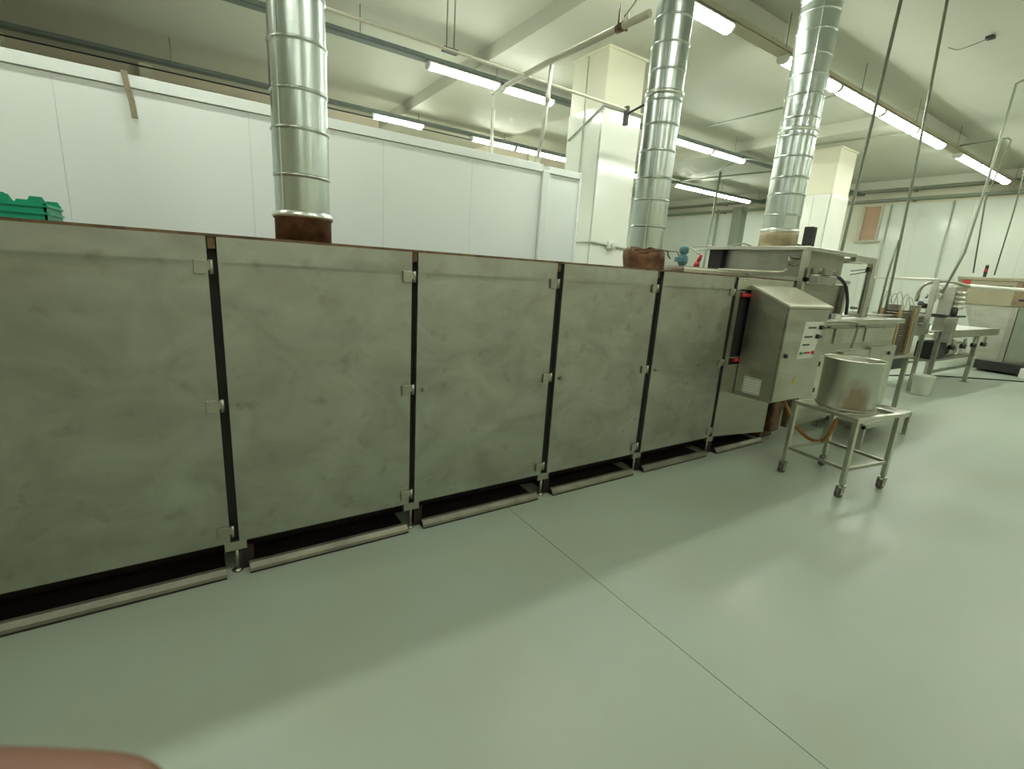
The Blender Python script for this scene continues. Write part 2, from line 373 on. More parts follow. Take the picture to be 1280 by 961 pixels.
# end bay with open side next to the control cabinet
MB().prism([(3.885, .172), (4.76, .10), (4.76, .84), (3.885, .84)], 'y', FY, FY+.03).build('end_panel', 'steel', ov)
MB().box(3.885, 3.945, FY, FY+.03, .84, 1.5).build('end_panel', 'steel_dull', ov)
MB().box(3.885, 4.78, FY-.004, FY+.03, 1.5, 1.60, .003).build('head_rail', 'steel_light', ov)
MB().box(3.96, 4.5, FY+.02, FY+.034, 1.475, 1.488).build('inner_rail', 'steel_light', ov)
MB().tube([(3.99, FY+.018, 1.455), (4.25, FY+.018, 1.45)], .017, 12).build('red_roller', 'red', ov, label='red roller end in the open bay')
MB().tube([(4.04, FY+.018, .875), (4.26, FY+.018, .868)], .018, 12).build('red_roller', 'red', ov, label='red roller end in the open bay')
MB().box(3.95, 4.2, FY+.002, FY+.034, .897, .905).build('roller_bracket', 'steel_light', ov)
MB().box(4.76, 4.80, FY+.02, 3.74, .15, 1.60).build('end_plate', 'steel_dull', ov)

# ------------------------------------------------------------------ ducts
def duct(cx, cy, r, z0, z1, step, label, bands=(), elbow=False, base=None):
    t = thing('exhaust_duct', label, 'duct', (cx, cy, z0))
    z = z0; k = 0
    while z < z1-.01:
        h = min(step*(1+.12*math.sin(k*2.3)), z1-z); rr = r*(1 - .0*k) + (.003 if k % 2 else 0)
        wob = [(rr, z), (rr, z+.006), (rr, z+h*.33), (rr, z+h*.66), (rr, z+h-.022), (rr, z+h-.018), (rr+.005, z+h-.012), (rr+.006, z+h-.008), (rr+.005, z+h-.004), (rr+.001, z+h)]
        MB().lathe(wob, cx, cy, 64, False, False).build('duct_section', 'duct', t)
        z += h; k += 1
    # lock seam
    MB().box(cx-r*.82-.004, cx-r*.82+.004, cy-r*.60-.004, cy-r*.60+.004, z0, z1).build('lock_seam', 'duct', t)
    for zb in bands: MB().lathe([(r+.003, zb-.018), (r+.012, zb-.014), (r+.012, zb+.014), (r+.003, zb+.018)], cx, cy, 40, False, False).build('foil_band', 'ductband', t)
    return t
t = duct(.567, 3.1, .143, 1.76, 4.72, .215, 'leftmost galvanised exhaust duct, rising from the oven near the second door')
MB().lathe([(.150, 1.612), (.150, 1.74), (.158, 1.745), (.158, 1.765), (.145, 1.77)], .567, 3.1, 40).build('collar', 'rusty', t, label='brown burnt collar at the duct foot')
MB().lathe([(.152, 1.748), (.162, 1.752), (.163, 1.765), (.15, 1.782)], .567, 3.1, 40, False, False).build('clamp_ring', 'ductband', t)
t = duct(3.43, 3.1, .146, 1.79, 4.74, .20, 'middle galvanised exhaust duct with a ragged brown collar at its foot', bands=(3.03,))
b = MB(); n = 36
prof = [(.17, 1.612), (.172, 1.66), (.178, 1.72), (.182, 1.765), (.15, 1.80), (.147, 1.80)]
rings = [[b.bm.verts.new((3.43+(r+.012*math.sin(5*2*PI*k/n+j)+.006*math.sin(11*2*PI*k/n))*math.cos(2*PI*k/n), 3.1+(r+.012*math.sin(5*2*PI*k/n+j))*math.sin(2*PI*k/n), z+.008*math.sin(7*2*PI*k/n+j)*(j > 1))) for k in range(n)] for j, (r, z) in enumerate(prof)]
for i in range(len(rings)-1):
    for k in range(n): b.bm.faces.new((rings[i][k], rings[i][(k+1) % n], rings[i+1][(k+1) % n], rings[i+1][k])).smooth = True
b.build('collar', 'rusty', t, label='ragged brown wrapped collar')
b = MB().tube([(3.20, 3.02, 1.775), (3.30, 2.95, 1.778), (3.43, 2.92, 1.79), (3.56, 2.95, 1.785), (3.62, 3.0, 1.76), (3.66, 3.0, 1.73)], .007, 6).tube([(3.5, 2.92, 1.785), (3.66, 2.93, 1.79), (3.72, 2.95, 1.75)], .005, 6)
b.build('wire_tie', 'brownstain', t)
t = duct(5.42, 3.02, .178, 1.945+.16, 4.27, .19, 'rightmost galvanised exhaust duct, standing on the oven hood', bands=(2.13, 3.12))
MB().lathe([(.190, 1.937), (.190, 2.10), (.178, 2.125)], 5.42, 3.02, 40).build('collar', 'tan', t, label='tan collar at the duct foot')
pts = [(5.42, 3.02, 4.27), (5.415, 3.025, 4.35), (5.39, 3.04, 4.42), (5.36, 3.06, 4.48), (5.34, 3.07, 4.54), (5.33, 3.08, 4.72)]
for a, bq in zip(pts[:-1], pts[1:]):
    a = Vector(a); bq = Vector(bq); MB().tube([a, a+(bq-a)*.92, a+(bq-a)*.96, bq], [.180, .180, .188, .182], 36, False).build('elbow_gore', 'duct', t)

# ------------------------------------------------------------------ lights
LZ = 4.33
def fixture(x0, x1, y, label, group=None, drop=0):
    z = LZ-drop
    t = thing('tube_light', label, 'light', ((x0+x1)/2, y, z), group)
    MB().prism([(y-.065, z+.034), (y+.065, z+.034), (y+.085, z+.005), (y-.085, z+.005)], 'x', x0, x1).build('housing', 'housing', t)
    pts = [(y+.080*math.cos(a), z+.003+.065*math.sin(a)) for a in [PI+PI*i/6 for i in range(7)]]
    MB().prism(pts, 'x', x0+.03, x1-.03).build('tube_bloom', 'lamp', t)  # lit tubes and their bloom built as one widened glowing body
    for xa in (x0, x1-.03): MB().prism([(y+.085*math.cos(a), z+.003+.07*math.sin(a)) for a in [PI+PI*i/6 for i in range(7)]], 'x', xa, xa+.03).build('end_cap', 'housing', t)
R1, R2, R3, R0 = 3.95, 7.30, 10.42, .72
fixture(3.05, 4.15, R1, 'tube light high behind the middle duct, mostly out of frame')
fixture(4.18, 5.29, R1, 'tube light just right of the middle duct at the top edge')
names = ['first tube light of the long run right of the third duct, partly behind the duct', 'second tube light of the long run right of the third duct', 'third tube light of the long run right of the third duct', 'last tube light of the long run right of the third duct']
for (a, c), nme in zip([(6.43, 7.85), (7.87, 9.32), (9.36, 10.72), (10.74, 12.1)], names): fixture(a, c, R1, nme)
for (a, c), nme in zip([(13.04, 14.2), (14.22, 15.38), (15.4, 16.56)], ['nearest tube light of the separate short run at the far right', 'middle tube light of the separate short run at the far right', 'farthest tube light of the separate short run, close to the far wall']): fixture(a, c, R1, nme)
for a, c in [(-3.0, -1.8), (-.6, .6)]: fixture(a, c, R1, 'tube light above the oven outside the frame', 'tube lights out of frame')
fixture(3.08, 4.28, R2, 'large bright tube light hung above the cold room, left one of two')
fixture(4.36, 5.36, R2, 'tube light above the cold room, just left of the tall white pipe')
fixture(8.5, 9.75, R2, 'tube light between the middle and right ducts, nearer one of the upper pair')
fixture(9.78, 10.98, R2, 'tube light between the middle and right ducts, farther one of the upper pair')
fixture(3.24, 4.33, R3, 'small isolated tube light low above the cold room wall')
fixture(5.48, 6.63, R3, 'tube light of the far row, starting left of the white drop pipes')
fixture(6.66, 8.25, R3, 'tube light of the far row ending at the square column')
for (a, c), nme in zip([(12.45, 13.75), (13.78, 15.1), (15.13, 16.4)], ['left tube light of the lowest far row between the ducts', 'middle tube light of the lowest far row between the ducts', 'right tube light of the lowest far row between the ducts']): fixture(a, c, R3, nme)
fixture(10.6, 11.5, R3, 'bright tube end seen between the column and the middle duct')
for a, c, y in [(-1.6, -.4, R0), (1.6, 2.8, R0), (8.3, 9.5, R0), (9.6, 10.8, R0), (14, 15.2, R0), (-1, .2, -2.5), (3, 4.2, -2.5), (7, 8.2, -2.5), (11, 12.2, -2.5)]:
    fixture(a, c, y, 'tube light above the walkway outside the frame', 'tube lights out of frame')

# cable trays carrying the lights
def cable_tray(y, x0, x1, m, label, z=LZ+.035, wd=.15, step=2.1, h=.06):
    t = thing('cable_tray', label, 'cable tray', ((x0+x1)/2, y, z))
    MB().box(x0, x1, y-wd/2, y+wd/2, z+.001, z+.006).box(x0, x1, y-wd/2, y-wd/2+.004, z+.001, z+h).box(x0, x1, y+wd/2-.004, y+wd/2, z+.001, z+h).build('tray', m, t)
    x = x0+.6
    while x < x1:
        MB().tube([(x, y-wd/2-.01, z+.02), (x, y-wd/2-.01, ZB if y > 4 and any(a < x < b_ for a, b_ in ((3.97, 6.5), (10.93, 13.5))) else ZC)], .006, 6).build('hanger_rod', 'rod', t)
        x += step
cable_tray(R1, -4.8, 17.3, 'traybeige', 'beige cable tray carrying the long light run right of the ducts', wd=.17)
cable_tray(R2, -4.8, 17.3, 'tray', 'dark cable tray above the cold room with a bright tube light below it')
cable_tray(R3, -4.8, 17.3, 'tray', 'dark cable tray of the farthest light row, above the white cold room')
cable_tray(R0, -4.8, 17.3, 'tray', 'cable tray above the walkway, outside the frame')
tag(recentre(MB().tube([(-4.8, 10.1, 4.17), (4, 10.1, 4.2), (5.4, 10.1, 4.2)], .012, 6).build('loose_cable', 'black')), 'thin dark cable strung just below the farthest cable tray', 'cable')
# trays across the far wall
for z, lab in ((4.50, 'upper dark cable tray along the far wall'), (4.22, 'lower dark cable tray along the far wall')):
    t = thing('wall_cable_tray', lab, 'cable tray', (XF-.15, 5, z))
    MB().box(XF-.22, XF-.03, -4, 14.9, z-.04, z+.035).build('tray', 'rod', t)
    for y in (0, 3, 6, 9, 12): MB().box(XF-.2, XF-.03, y, y+.03, z-.08, z-.04).build('bracket', 'rod', t)
structure(MB().box(XF-.28, XF, -4.4, 15, 4.53, ZC).build('trim_5', 'ceiling'))

# ------------------------------------------------------------------ pipes under the ceiling
t = thing('ceiling_pipe', 'thin cream pipe running lengthwise below the ceiling from the left duct to the column', 'pipe', (2.5, 4.95, 3.6))
MB().tube([(-3, 4.9, 3.6), (1.16, 4.9, 3.6), (4.9, 4.93, 3.6), (5.3, 4.93, 3.6)], .016, 10).build('pipe', 'pipe_cream', t)
for x in (2.28, 2.36): MB().tube([(x, 4.93, 3.6), (x, 4.93, ZC)], .007, 6).build('hanger_rod', 'rod', t)
MB().box(2.24, 2.40, 4.90, 4.96, 3.585, 3.62).build('clamp', 'black', t)
MB().box(4.78, 4.82, 4.9, 4.96, 3.42, 3.64).tube([(4.8, 4.93, 3.55), (4.8, 4.5, 3.62)], .014, 8).tube([(4.8, 4.5, 3.62), (4.86, 4.45, 3.2)], .014, 8).build('end_clamp', 'black', t)
t = thing('crossing_pipe', 'cream pipe crossing the hall from the middle duct toward the white drop pipes', 'pipe', (3.26, 4, 3.6))
MB().tube([(3.22, 5.3, 3.60), (3.24, 4.5, 3.63), (3.275, 3.22, 3.63)], .030, 12).build('pipe', 'pipe_cream', t)
MB().tube([(3.22, 5.3, 3.60), (3.18, 5.55, 3.56)], .022, 10).build('pipe_end', 'pipe_white', t)
MB().tube([(3.27, 3.50, 3.63), (3.27, 3.58, 3.63)], .038, 12).tube([(3.24, 3.54, 3.62), (3.24, 3.54, 3.80)], .009, 6).tube([(3.34, 3.54, 3.62), (3.34, 3.54, 3.76)], .009, 6).build('clamp', 'brownstain', t)
MB().tube(spline([(3.30, 3.54, 3.72), (3.4, 3.5, 3.9), (3.45, 3.5, 4.2), (3.45, 3.5, ZC)]), .009, 6).build('cable', 'rod', t)
tag(recentre(MB().tube([(3.27, 4.68, PZ-.04), (3.26, 4.56, 3.0), (3.26, 4.50, 3.60)], .021, 12).tube([(3.26, 4.53, 3.26), (3.26, 4.525, 3.34)], .027, 12).build('drop_pipe', 'pipe_white')), 'white plastic pipe dropping to the right end of the cold-room roof', 'pipe')
tag(recentre(MB().tube([(3.19, 5.53, PZ-.04), (3.19, 5.53, 3.4)], .022, 12).tube([(3.19, 5.53, 3.4), (3.18, 5.53, 3.54)], .012, 12).build('drop_pipe', 'pipe_white')), 'shorter white drop pipe beside the tall one above the cold room', 'pipe')
tag(recentre(MB().tube([(5.80, 5.45, 0), (5.80, 5.45, 2.9), (5.80, 5.6, 2.96)], .03, 12).box(5.68, 5.9, 5.41, 5.49, 2.86, 2.89).build('wall_pipe', 'pipe_white')), 'white vertical pipe standing between the column and the middle duct', 'pipe')
# conduit around the column
t = thing('column_conduit', 'grey conduit wrapped around the square column with a socket low down', 'conduit', (4.9, 5.5, 3.8))
MB().tube([(4.895, 6.2, 3.47), (4.895, 5.47, 3.80), (5.64, 5.47, 3.80)], .013, 8).build('conduit', 'conduit_pale', t)
MB().tube([(4.895, 5.88, 1.2), (4.895, 5.88, 4.5)], .009, 8).build('conduit', 'conduit_pale', t)
MB().tube([(4.895, 6.2, 2.0), (4.895, 5.475, 2.0), (5.7, 5.475, 1.95)], .014, 8).build('conduit', 'conduit_pale', t)
MB().box(5.22, 5.36, 5.43, 5.485, 1.93, 2.04, .01).tube([(5.29, 5.40, 1.985), (5.29, 5.43, 1.985)], .035, 14).build('socket_box', 'label', t)
# thin pipes below the ceiling between the right ducts
tag(recentre(MB().tube([(9.0, 6.95, 4.6), (8.95, 5.3, 4.6), (8.95, 4.15, 4.6)], .018, 8).build('ceiling_conduit', 'rod')), 'thin dark conduit under the ceiling between the middle and right ducts', 'conduit')
tag(recentre(MB().tube([(11.2, 6.55, 4.5), (11.5, 4.1, 4.5)], .018, 8).build('ceiling_conduit', 'rod')), 'thin conduit crossing below the second beam near the farther column', 'conduit')
tag(recentre(MB().tube([(12.6, 10.2, 4.45), (13.0, 7.0, 4.45)], .018, 8).build('ceiling_conduit', 'rod')), 'thin dark conduit crossing above the lowest far light row', 'conduit')
tag(recentre(MB().tube([(12.3, 9.2, 4.45), (10.9, 7.2, 4.36), (12.2, 6.4, 4.2)], .02, 8).build('ceiling_conduit', 'rod')), 'dark slanting bracket under the cable tray left of the right duct', 'conduit')
# junction box with a loose wire on the ceiling
t = thing('junction_box', 'tiny dark ceiling junction box with a loose wire at the upper right', 'junction box', (8.6, 2.58, ZC))
MB().box(8.56, 8.64, 2.54, 2.62, ZC-.03, ZC).build('box', 'black', t)
MB().tube(spline([(8.58, 2.6, ZC-.03), (8.5, 2.75, ZC-.09), (8.62, 2.9, ZC-.05), (8.55, 2.98, ZC-.02)]), .006, 6).build('wire', 'rod', t)

# long drop conduits at the right
def drop(pts, r, label, m='rod'): tag(recentre(MB().tube(pts, r, 8).build('drop_conduit', m)), label, 'conduit')
drop([(6.13, 2.62, ZC), (6.00, 2.62, 1.75), (5.98, 2.62, 1.26)], .017, 'left one of two long conduits from the ceiling, passing before the portal beam')
drop([(7.18, 2.62, ZC), (7.36, 2.6, 3.0), (7.47, 2.6, 1.8), (7.50, 2.6, 1.27)], .016, 'right one of two long conduits dropping from the ceiling to the mould stack')
drop([(7.43, 2.62, 2.2), (7.36, 2.62, 1.75), (7.36, 2.62, 1.27)], .014, 'short second conduit tied beside the right long conduit')
drop([(9.86, 1.9, 4.50), (9.75, 2.44, 4.50), (9.72, 2.5, 4.46), (9.68, 2.5, 3.5), (9.50, 2.5, 2.2), (9.4, 2.6, 1.6)], .018, 'bent grey conduit entering at the right edge and dropping to the filler line')
drop([(12.7, 3.85, 4.42), (12.6, 3.15, 4.42), (12.6, 3.1, 4.38), (12.9, 3.3, 3.4), (14.2, 3.5, 2.1)], .014, 'thin bent conduit beside the farthest light run')
drop([(13.0, 2.9, ZC-.2), (13.1, 2.9, 3.2), (14.4, 3.2, 2.08)], .013, 'faint slanting conduit going down to the big beige machine')
drop([(XF-.06, 5.1, 4.1), (XF-.06, 5.1, .2)], .022, 'thin vertical conduit fixed on the far wall, nearer the right edge', 'conduit_pale')
drop([(XF-.06, 6.55, 4.1), (XF-.06, 6.55, .2)], .020, 'thin vertical conduit fixed on the far wall below the brown window', 'conduit_pale')
drop([(16.9, 11.9, 4.2), (16.9, 11.9, 0)], .05, 'thin dark vertical pipe between the middle and right ducts near the back')
drop([(12.6, 9.0, ZB), (12.4, 9.0, 0)], .03, 'dark vertical pipe just left of the right duct')

# ------------------------------------------------------------------ things on the oven roof
def crate(cx, cy, z, label, s, hh):
    L, W, H = s, .34, hh
    t = thing('plastic_crate', label, 'crate', (cx, cy, z), 'green plastic crates on the oven roof')
    b = MB().box(cx-L/2, cx+L/2, cy-W/2, cy+W/2, z+.002, z+.010)
    for yy in (cy-W/2, cy+W/2-.008): b.box(cx-L/2, cx+L/2, yy, yy+.008, z+.01, z+H)
    for xx in (cx-L/2, cx+L/2-.008): b.box(xx, xx+.008, cy-W/2, cy+W/2, z+.01, z+H)
    b.build('tub', 'green', t)
    b = MB()
    for zz in (z+.040, z+H-.016):
        b.box(cx-L/2-.008, cx+L/2+.008, cy-W/2-.008, cy-W/2, zz, zz+.010); b.box(cx-L/2-.008, cx-L/2, cy-W/2, cy+W/2, zz, zz+.010)
        b.box(cx+L/2, cx+L/2+.008, cy-W/2, cy+W/2, zz, zz+.010)
    b.build('rim', 'green', t)
    for sx in (-1, 1):
        for sy in (-1, 1):
            x = cx+sx*(L/2-.03); yy = cy+sy*(W/2-.008)
            MB().prism([(x-.034, z+H), (x+.034, z+H), (x+.02, z+H+.028), (x-.02, z+H+.028)], 'y', yy-.006, yy+.006).build('corner_lug', 'green', t)
crate(-.615, 3.28, 1.613, 'low green plastic crate on the oven roof, right one of the pair', .17, .088)
crate(-.82, 3.28, 1.613, 'taller green plastic crate on the oven roof, cut by the left frame edge', .20, .112)
# geared actuator behind the middle duct
t = thing('gear_motor', 'small blue-grey motor standing on the oven roof left of the hood', 'motor', (4.35, 3.4, 1.613))
MB().lathe([(.05, 1.613), (.05, 1.64), (.035, 1.65), (.038, 1.71), (.05, 1.72), (.05, 1.79), (.035, 1.80), (.03, 1.815), (.045, 1.82), (.048, 1.88), (.03, 1.895)], 4.35, 3.4, 20).build('casing', 'blue', t)
MB().box(4.29, 4.33, 3.34, 3.46, 1.73, 1.78, .005).build('terminal_box', 'blue', t)
tag(recentre(MB().box(3.75, 4.78, 2.9, 3.3, 1.613, 1.66, .004).box(3.79, 4.74, 2.94, 3.26, 1.66, 1.675).build('roof_tray', 'steel_light')), 'flat stainless tray lying on the oven roof between duct and hood', 'tray')

# hood at the oven end
HX0, HX1, HY0, HY1 = 4.95, 5.95, 2.50, 3.53
t = thing('oven_hood', 'stainless extraction hood on the oven end under the rightmost duct', 'hood', (5.4, 3.0, 1.613))
MB().box(HX0+.10, HX1, HY0+.05, HY1, 1.65, 1.90).build('chamber', 'steel_dull', t)
MB().box(HX0-.02, HX1+.02, HY0-.06, HY1+.03, 1.90, 1.937, .004).build('top_plate', 'steel_light', t)
MB().box(HX0+.02, HX0+.09, HY1-.16, HY1, 1.68, 1.90).build('dark_flap', 'dark', t, label='dark inner end of the hood')  # near-black block at the inner end
MB().box(HX0-.01, HX0+.05, HY0-.06, HY0-.01, 1.25, 1.90).build('corner_post', 'steel_light', t)
MB().box(HX0-.02, HX1, HY0-.06, HY1+.02, 1.613, 1.65).build('base_frame', 'steel_light', t)
MB().tube(spline([(HX0-.02, 3.36, 1.69), (HX0-.03, 3.0, 1.685), (HX0-.03, 2.66, 1.685), (HX0-.03, 2.60, 1.72)]), .012, 8).build('gas_pipe', 'pipe_cream', t)
MB().box(HX0+.03, HX0+.09, 2.56, 2.66, 1.83, 1.845).box(HX0+.03, HX0+.09, 2.57, 2.66, 1.76, 1.775).tube([(HX0+.02, 2.62, 1.76), (HX0+.02, 2.62, 1.84)], .014, 8).build('latch', 'steel_dull', t)
MB().box(4.80, HX1-.05, HY0-.05, HY0-.005, 1.25, 1.30).build('stand_rail', 'steel_dull', t)
MB().box(HX1-.05, HX1, HY0-.05, HY0-.005, .0, 1.60).build('stand_leg', 'steel_dull', t)
MB().box(HX1+.0, HX1+.01, HY1-.05, HY1, 0, 1.60).build('stand_leg', 'steel_dull', t)
MB().box(4.80, HX1, HY0+.0, HY1, 1.18, 1.60).build('outfeed_box', 'steel_dull', t)
MB().tube(spline([(5.15, 3.5, 1.94), (5.1, 3.35, 1.96), (5.05, 3.2, 1.975), (5.1, 3.12, 1.95)]), .007, 6).build('wire', 'rod', t)
t = thing('warning_sounder', 'red warning sounder with loose wires at the hood corner', 'sounder', (4.86, 3.6, 1.613))
MB().tube([(4.86, 3.60, 1.70), (4.86, 3.60, 1.76)], [.035, .03], 14).tube([(4.88, 3.60, 1.76), (4.88, 3.57, 1.84)], .022, 12).build('horn', 'red', t)
MB().box(4.84, 4.88, 3.58, 3.62, 1.613, 1.70).build('bracket', 'black', t)
MB().tube(spline([(4.88, 3.58, 1.84), (4.87, 3.68, 1.9), (4.87, 3.72, 1.92), (4.9, 3.6, 1.935), (4.95, 3.5, 1.94)]), .007, 6).tube(spline([(4.88, 3.6, 1.84), (4.87, 3.64, 1.89), (4.92, 3.55, 1.90)]), .006, 6).build('wire', 'steel_dull', t)

# portal frame beyond the hood
t = thing('portal_frame', 'stainless box-section portal frame joined to the hood over the outfeed', 'frame', (6.4, 3.0, 1.24))
MB().box(HX1+.02, 6.50, 2.44, 2.50, 1.855, 1.925, .004).build('beam', 'steel_light', t)
MB().box(HX1+.02, 6.50, 3.47, 3.53, 1.855, 1.925, .004).build('beam', 'steel_light', t)
MB().box(6.44, 6.50, 2.50, 3.47, 1.855, 1.925, .004).build('beam', 'steel_light', t)
MB().box(6.42, 6.50, 2.44, 2.50, 1.27, 1.855, .004).build('post', 'steel_light', t)
MB().box(6.42, 6.50, 3.47, 3.53, 1.27, 1.855, .004).build('post', 'steel_light', t)
MB().tube([(6.37, 2.46, 1.30), (6.37, 2.46, 1.80)], .008, 6).tube([(6.05, 2.5, 1.76), (6.37, 2.46, 1.80)], .005, 6).tube([(6.05, 2.5, 1.72), (6.37, 2.46, 1.77)], .005, 6).box(6.35, 6.39, 2.44, 2.48, 1.77, 1.82).build('pneumatic_rod', 'black', t)
t = thing('lifting_column', 'black square lifting column standing behind the hood', 'column', (6.05, 2.98, 0))
MB().box(6.02, 6.12, 2.97, 3.07, 1.27, 2.24, .006).build('post', 'black', t)
MB().tube([(6.0, 3.05, 2.02), (5.8, 3.1, 2.05)], .012, 8).build('stub_pipe', 'rod', t)
tag(recentre(MB().tube(spline([(5.42, 2.42, 1.66), (5.52, 2.39, 1.68), (5.68, 2.37, 1.60), (5.78, 2.36, 1.45), (5.82, 2.36, 1.30)]), .016, 8).build('air_hose', 'black')), 'black hose arching from the hood down to the feeder deck', 'hose')
tag(recentre(MB().box(5.0, 5.35, 2.32, 2.42, 1.60, 1.68, .01).box(5.05, 5.2, 2.30, 2.44, 1.68, 1.74).tube([(5.0, 2.36, 1.72), (5.32, 2.36, 1.72)], .03, 12).build('valve_block', 'steel_dull')), 'cluster of steel valves beside the hood post', 'valve')

# ------------------------------------------------------------------ control cabinet
CX0, CX1, CY0, CY1 = 4.10, 4.82, 2.10, 2.435
t = thing('control_cabinet', 'stainless wall-hung control cabinet with sloping roof and button labels', 'cabinet', (4.58, 2.28, .53))
MB().prism([(CY0, .56), (CY1, .56), (CY1, 1.53), (CY0, 1.39)], 'x', CX0, CX1).build('body', 'steel', t)
MB().prism([(CY0-.03, 1.380), (CY0-.03, 1.397), (CY1, 1.547), (CY1, 1.530)], 'x', CX0-.012, CX1+.012).build('sloping_roof', 'satin', t)
d = MB().box(CX0+.012, CX1-.012, CY0-.018, CY0-.001, .57, 1.375, .003).build('door', 'steel', t)
lp = MB().prism([(4.375, .94), (4.64, .94), (4.735, 1.265), (4.415, 1.265)], 'y', CY0-.0215, CY0-.018).build('label_plate', 'label', d, label='white plate with switch rows')
for z, kx, ca in ((1.215, 4.675, 4.52), (1.135, 4.645, 4.485)):
    MB().tube([(kx, CY0-.045, z), (kx, CY0-.02, z)], .020, 14).box(kx-.03, kx+.03, CY0-.055, CY0-.045, z-.010, z+.010).build('rotary_switch', 'black', d)
    MB().box(ca-.05, ca+.09, CY0-.0235, CY0-.0215, z-.010, z+.006).build('switch_caption', 'rubber', d)
MB().box(4.43, 4.55, CY0-.0235, CY0-.0215, 1.055, 1.070).build('switch_caption', 'rubber', d)
MB().tube([(4.42, CY0-.035, .99), (4.42, CY0-.02, .99)], .013, 12).build('green_button', 'green', d)
MB().tube([(4.625, CY0-.035, .99), (4.625, CY0-.02, .99)], .015, 12).build('red_button', 'red', d)
MB().box(4.47, 4.59, CY0-.0235, CY0-.0215, .982, .998).build('button_caption', 'red', d)
MB().tube([(4.18, CY0-.035, .975), (4.18, CY0-.016, .975)], .018, 14).build('lock', 'black', d)
MB().prism([(4.38, .71), (4.46, .71), (4.42, .78)], 'y', CY0-.0215, CY0-.018).build('warning_sticker', 'yellow', d, label='yellow triangular warning sticker')
for z in (1.31, .87, .62): MB().box(CX1-.003, CX1+.022, CY0-.02, CY0+.02, z-.022, z+.022, .003).build('hinge', 'black', t)
MB().box(CX0-.003, CX0, 2.20, 2.36, .60, .745).build('rating_plate', 'paper', t, label='grey printed rating plate on the cabinet side')
for zc in range(5): MB().box(CX0-.0045, CX0-.003, 2.215, 2.345, .622+zc*.023, .630+zc*.023).build('rating_plate_row', 'label', t)

# hose, rusty gearbox below the cabinet
tag(recentre(MB().box(4.83, 5.06, 2.50, 2.9, 0, .52, .01).box(4.86, 5.02, 2.42, 2.50, .08, .42, .02).build('drive_casing', 'brownstain')), 'grease-browned drive casing on the floor at the oven end', 'machine part')
tag(recentre(MB().tube(spline([(4.84, 2.40, .50), (4.76, 2.28, .44), (4.72, 2.14, .28), (4.66, 1.98, .21), (4.58, 1.84, .23), (4.48, 1.74, .34), (4.40, 1.68, .50)]), .017, 12).build('rubber_hose', 'hose')), 'orange hose sagging from the oven end to the drum', 'hose')

# ------------------------------------------------------------------ trolley with drum
TC = [(4.12, 1.84), (4.06, 1.40), (4.54, 1.38), (4.62, 1.83)]
tx0, tx1, ty0, ty1 = 4.105, 4.605, 1.385, 1.835
TZ = .64
t = thing('steel_trolley', 'square-tube steel trolley on four castors carrying a steel drum', 'trolley', (4.355, 1.61, 0))
b = MB()
s = .034
b.box(tx0-s, tx1+s, ty0-s, ty0, TZ-.03, TZ, .003).box(tx0-s, tx1+s, ty1, ty1+s, TZ-.03, TZ, .003).box(tx0-s, tx0, ty0, ty1, TZ-.03, TZ, .003).box(tx1, tx1+s, ty0, ty1, TZ-.03, TZ, .003)
b.build('top_frame', 'steel_light', t)
MB().box(tx0, tx1, ty0+.13, ty0+.155, TZ-.03, TZ-.008).box(tx0, tx1, ty1-.155, ty1-.13, TZ-.03, TZ-.008).build('cross_bar', 'steel_light', t)
for cx, cy in ((tx0, ty0), (tx1, ty0), (tx1, ty1), (tx0, ty1)):
    x0 = cx-s if cx == tx0 else cx; y0 = cy-s if cy == ty0 else cy
    MB().box(x0, x0+s, y0, y0+s, .11, TZ-.03, .003).build('leg', 'steel_light', t)
    mx, my = x0+s/2, y0+s/2
    c = MB().tube([(mx, my, .095), (mx, my, .112)], .016, 12).box(mx-.022, mx+.022, my-.026, my+.026, .09, .097).box(mx-.03, mx+.012, my-.024, my-.019, .028, .092).box(mx-.03, mx+.012, my+.019, my+.024, .028, .092).build('castor', 'steel_dull', t)
    MB().tube([(mx-.012, my-.015, .038), (mx-.012, my+.015, .038)], .037, 20).build('wheel', 'rubber', c)
    MB().tube([(mx-.012, my-.027, .038), (mx-.012, my+.027, .038)], .010, 10).build('axle', 'chrome', c)
for a in ((tx0, tx1, ty0-s/2-.01, ty0-s/2+.01), (tx0, tx1, ty1+s/2-.01, ty1+s/2+.01), (tx0-s/2-.01, tx0-s/2+.01, ty0, ty1), (tx1+s/2-.01, tx1+s/2+.01, ty0, ty1)):
    MB().box(a[0], a[1], a[2], a[3], .215, .24, .002).build('lower_rail', 'steel_dull', t)
t.rotation_euler.z = math.radians(-9)
dz = TZ-.004
t = thing('steel_drum', 'open stainless drum with a brown spill stain standing on the trolley', 'drum', (4.33, 1.62, dz))
MB().lathe([(.0, dz+.003), (.195, dz+.003), (.20, dz+.01), (.205, dz+.385), (.209, dz+.39), (.209, dz+.398), (.203, dz+.40), (.199, dz+.39), (.194, dz+.015), (0, dz+.012)], 4.33, 1.62, 56, False, False).build('shell', 'drum', t)
MB().lathe([(.203, dz+.012), (.207, dz+.014), (.207, dz+.022), (.203, dz+.024)], 4.33, 1.62, 56, False, False).build('bottom_bead', 'steel_dull', t)

# low platform behind the trolley
t = thing('step_platform', 'low stainless step platform behind the trolley', 'platform', (6.1, 2.0, 0))
MB().box(5.50, 6.72, 1.84, 2.20, .245, .268, .003).box(5.50, 6.72, 1.84, 1.87, .215, .245).box(5.50, 6.72, 2.17, 2.20, .215, .245).build('top_plate', 'steel_light', t)
for x in (5.50, 6.68):
    for y in (1.84, 2.16): MB().box(x, x+.04, y, y+.04, .006, .245).box(x-.012, x+.052, y-.012, y+.052, 0, .006).build('leg', 'steel_light', t)

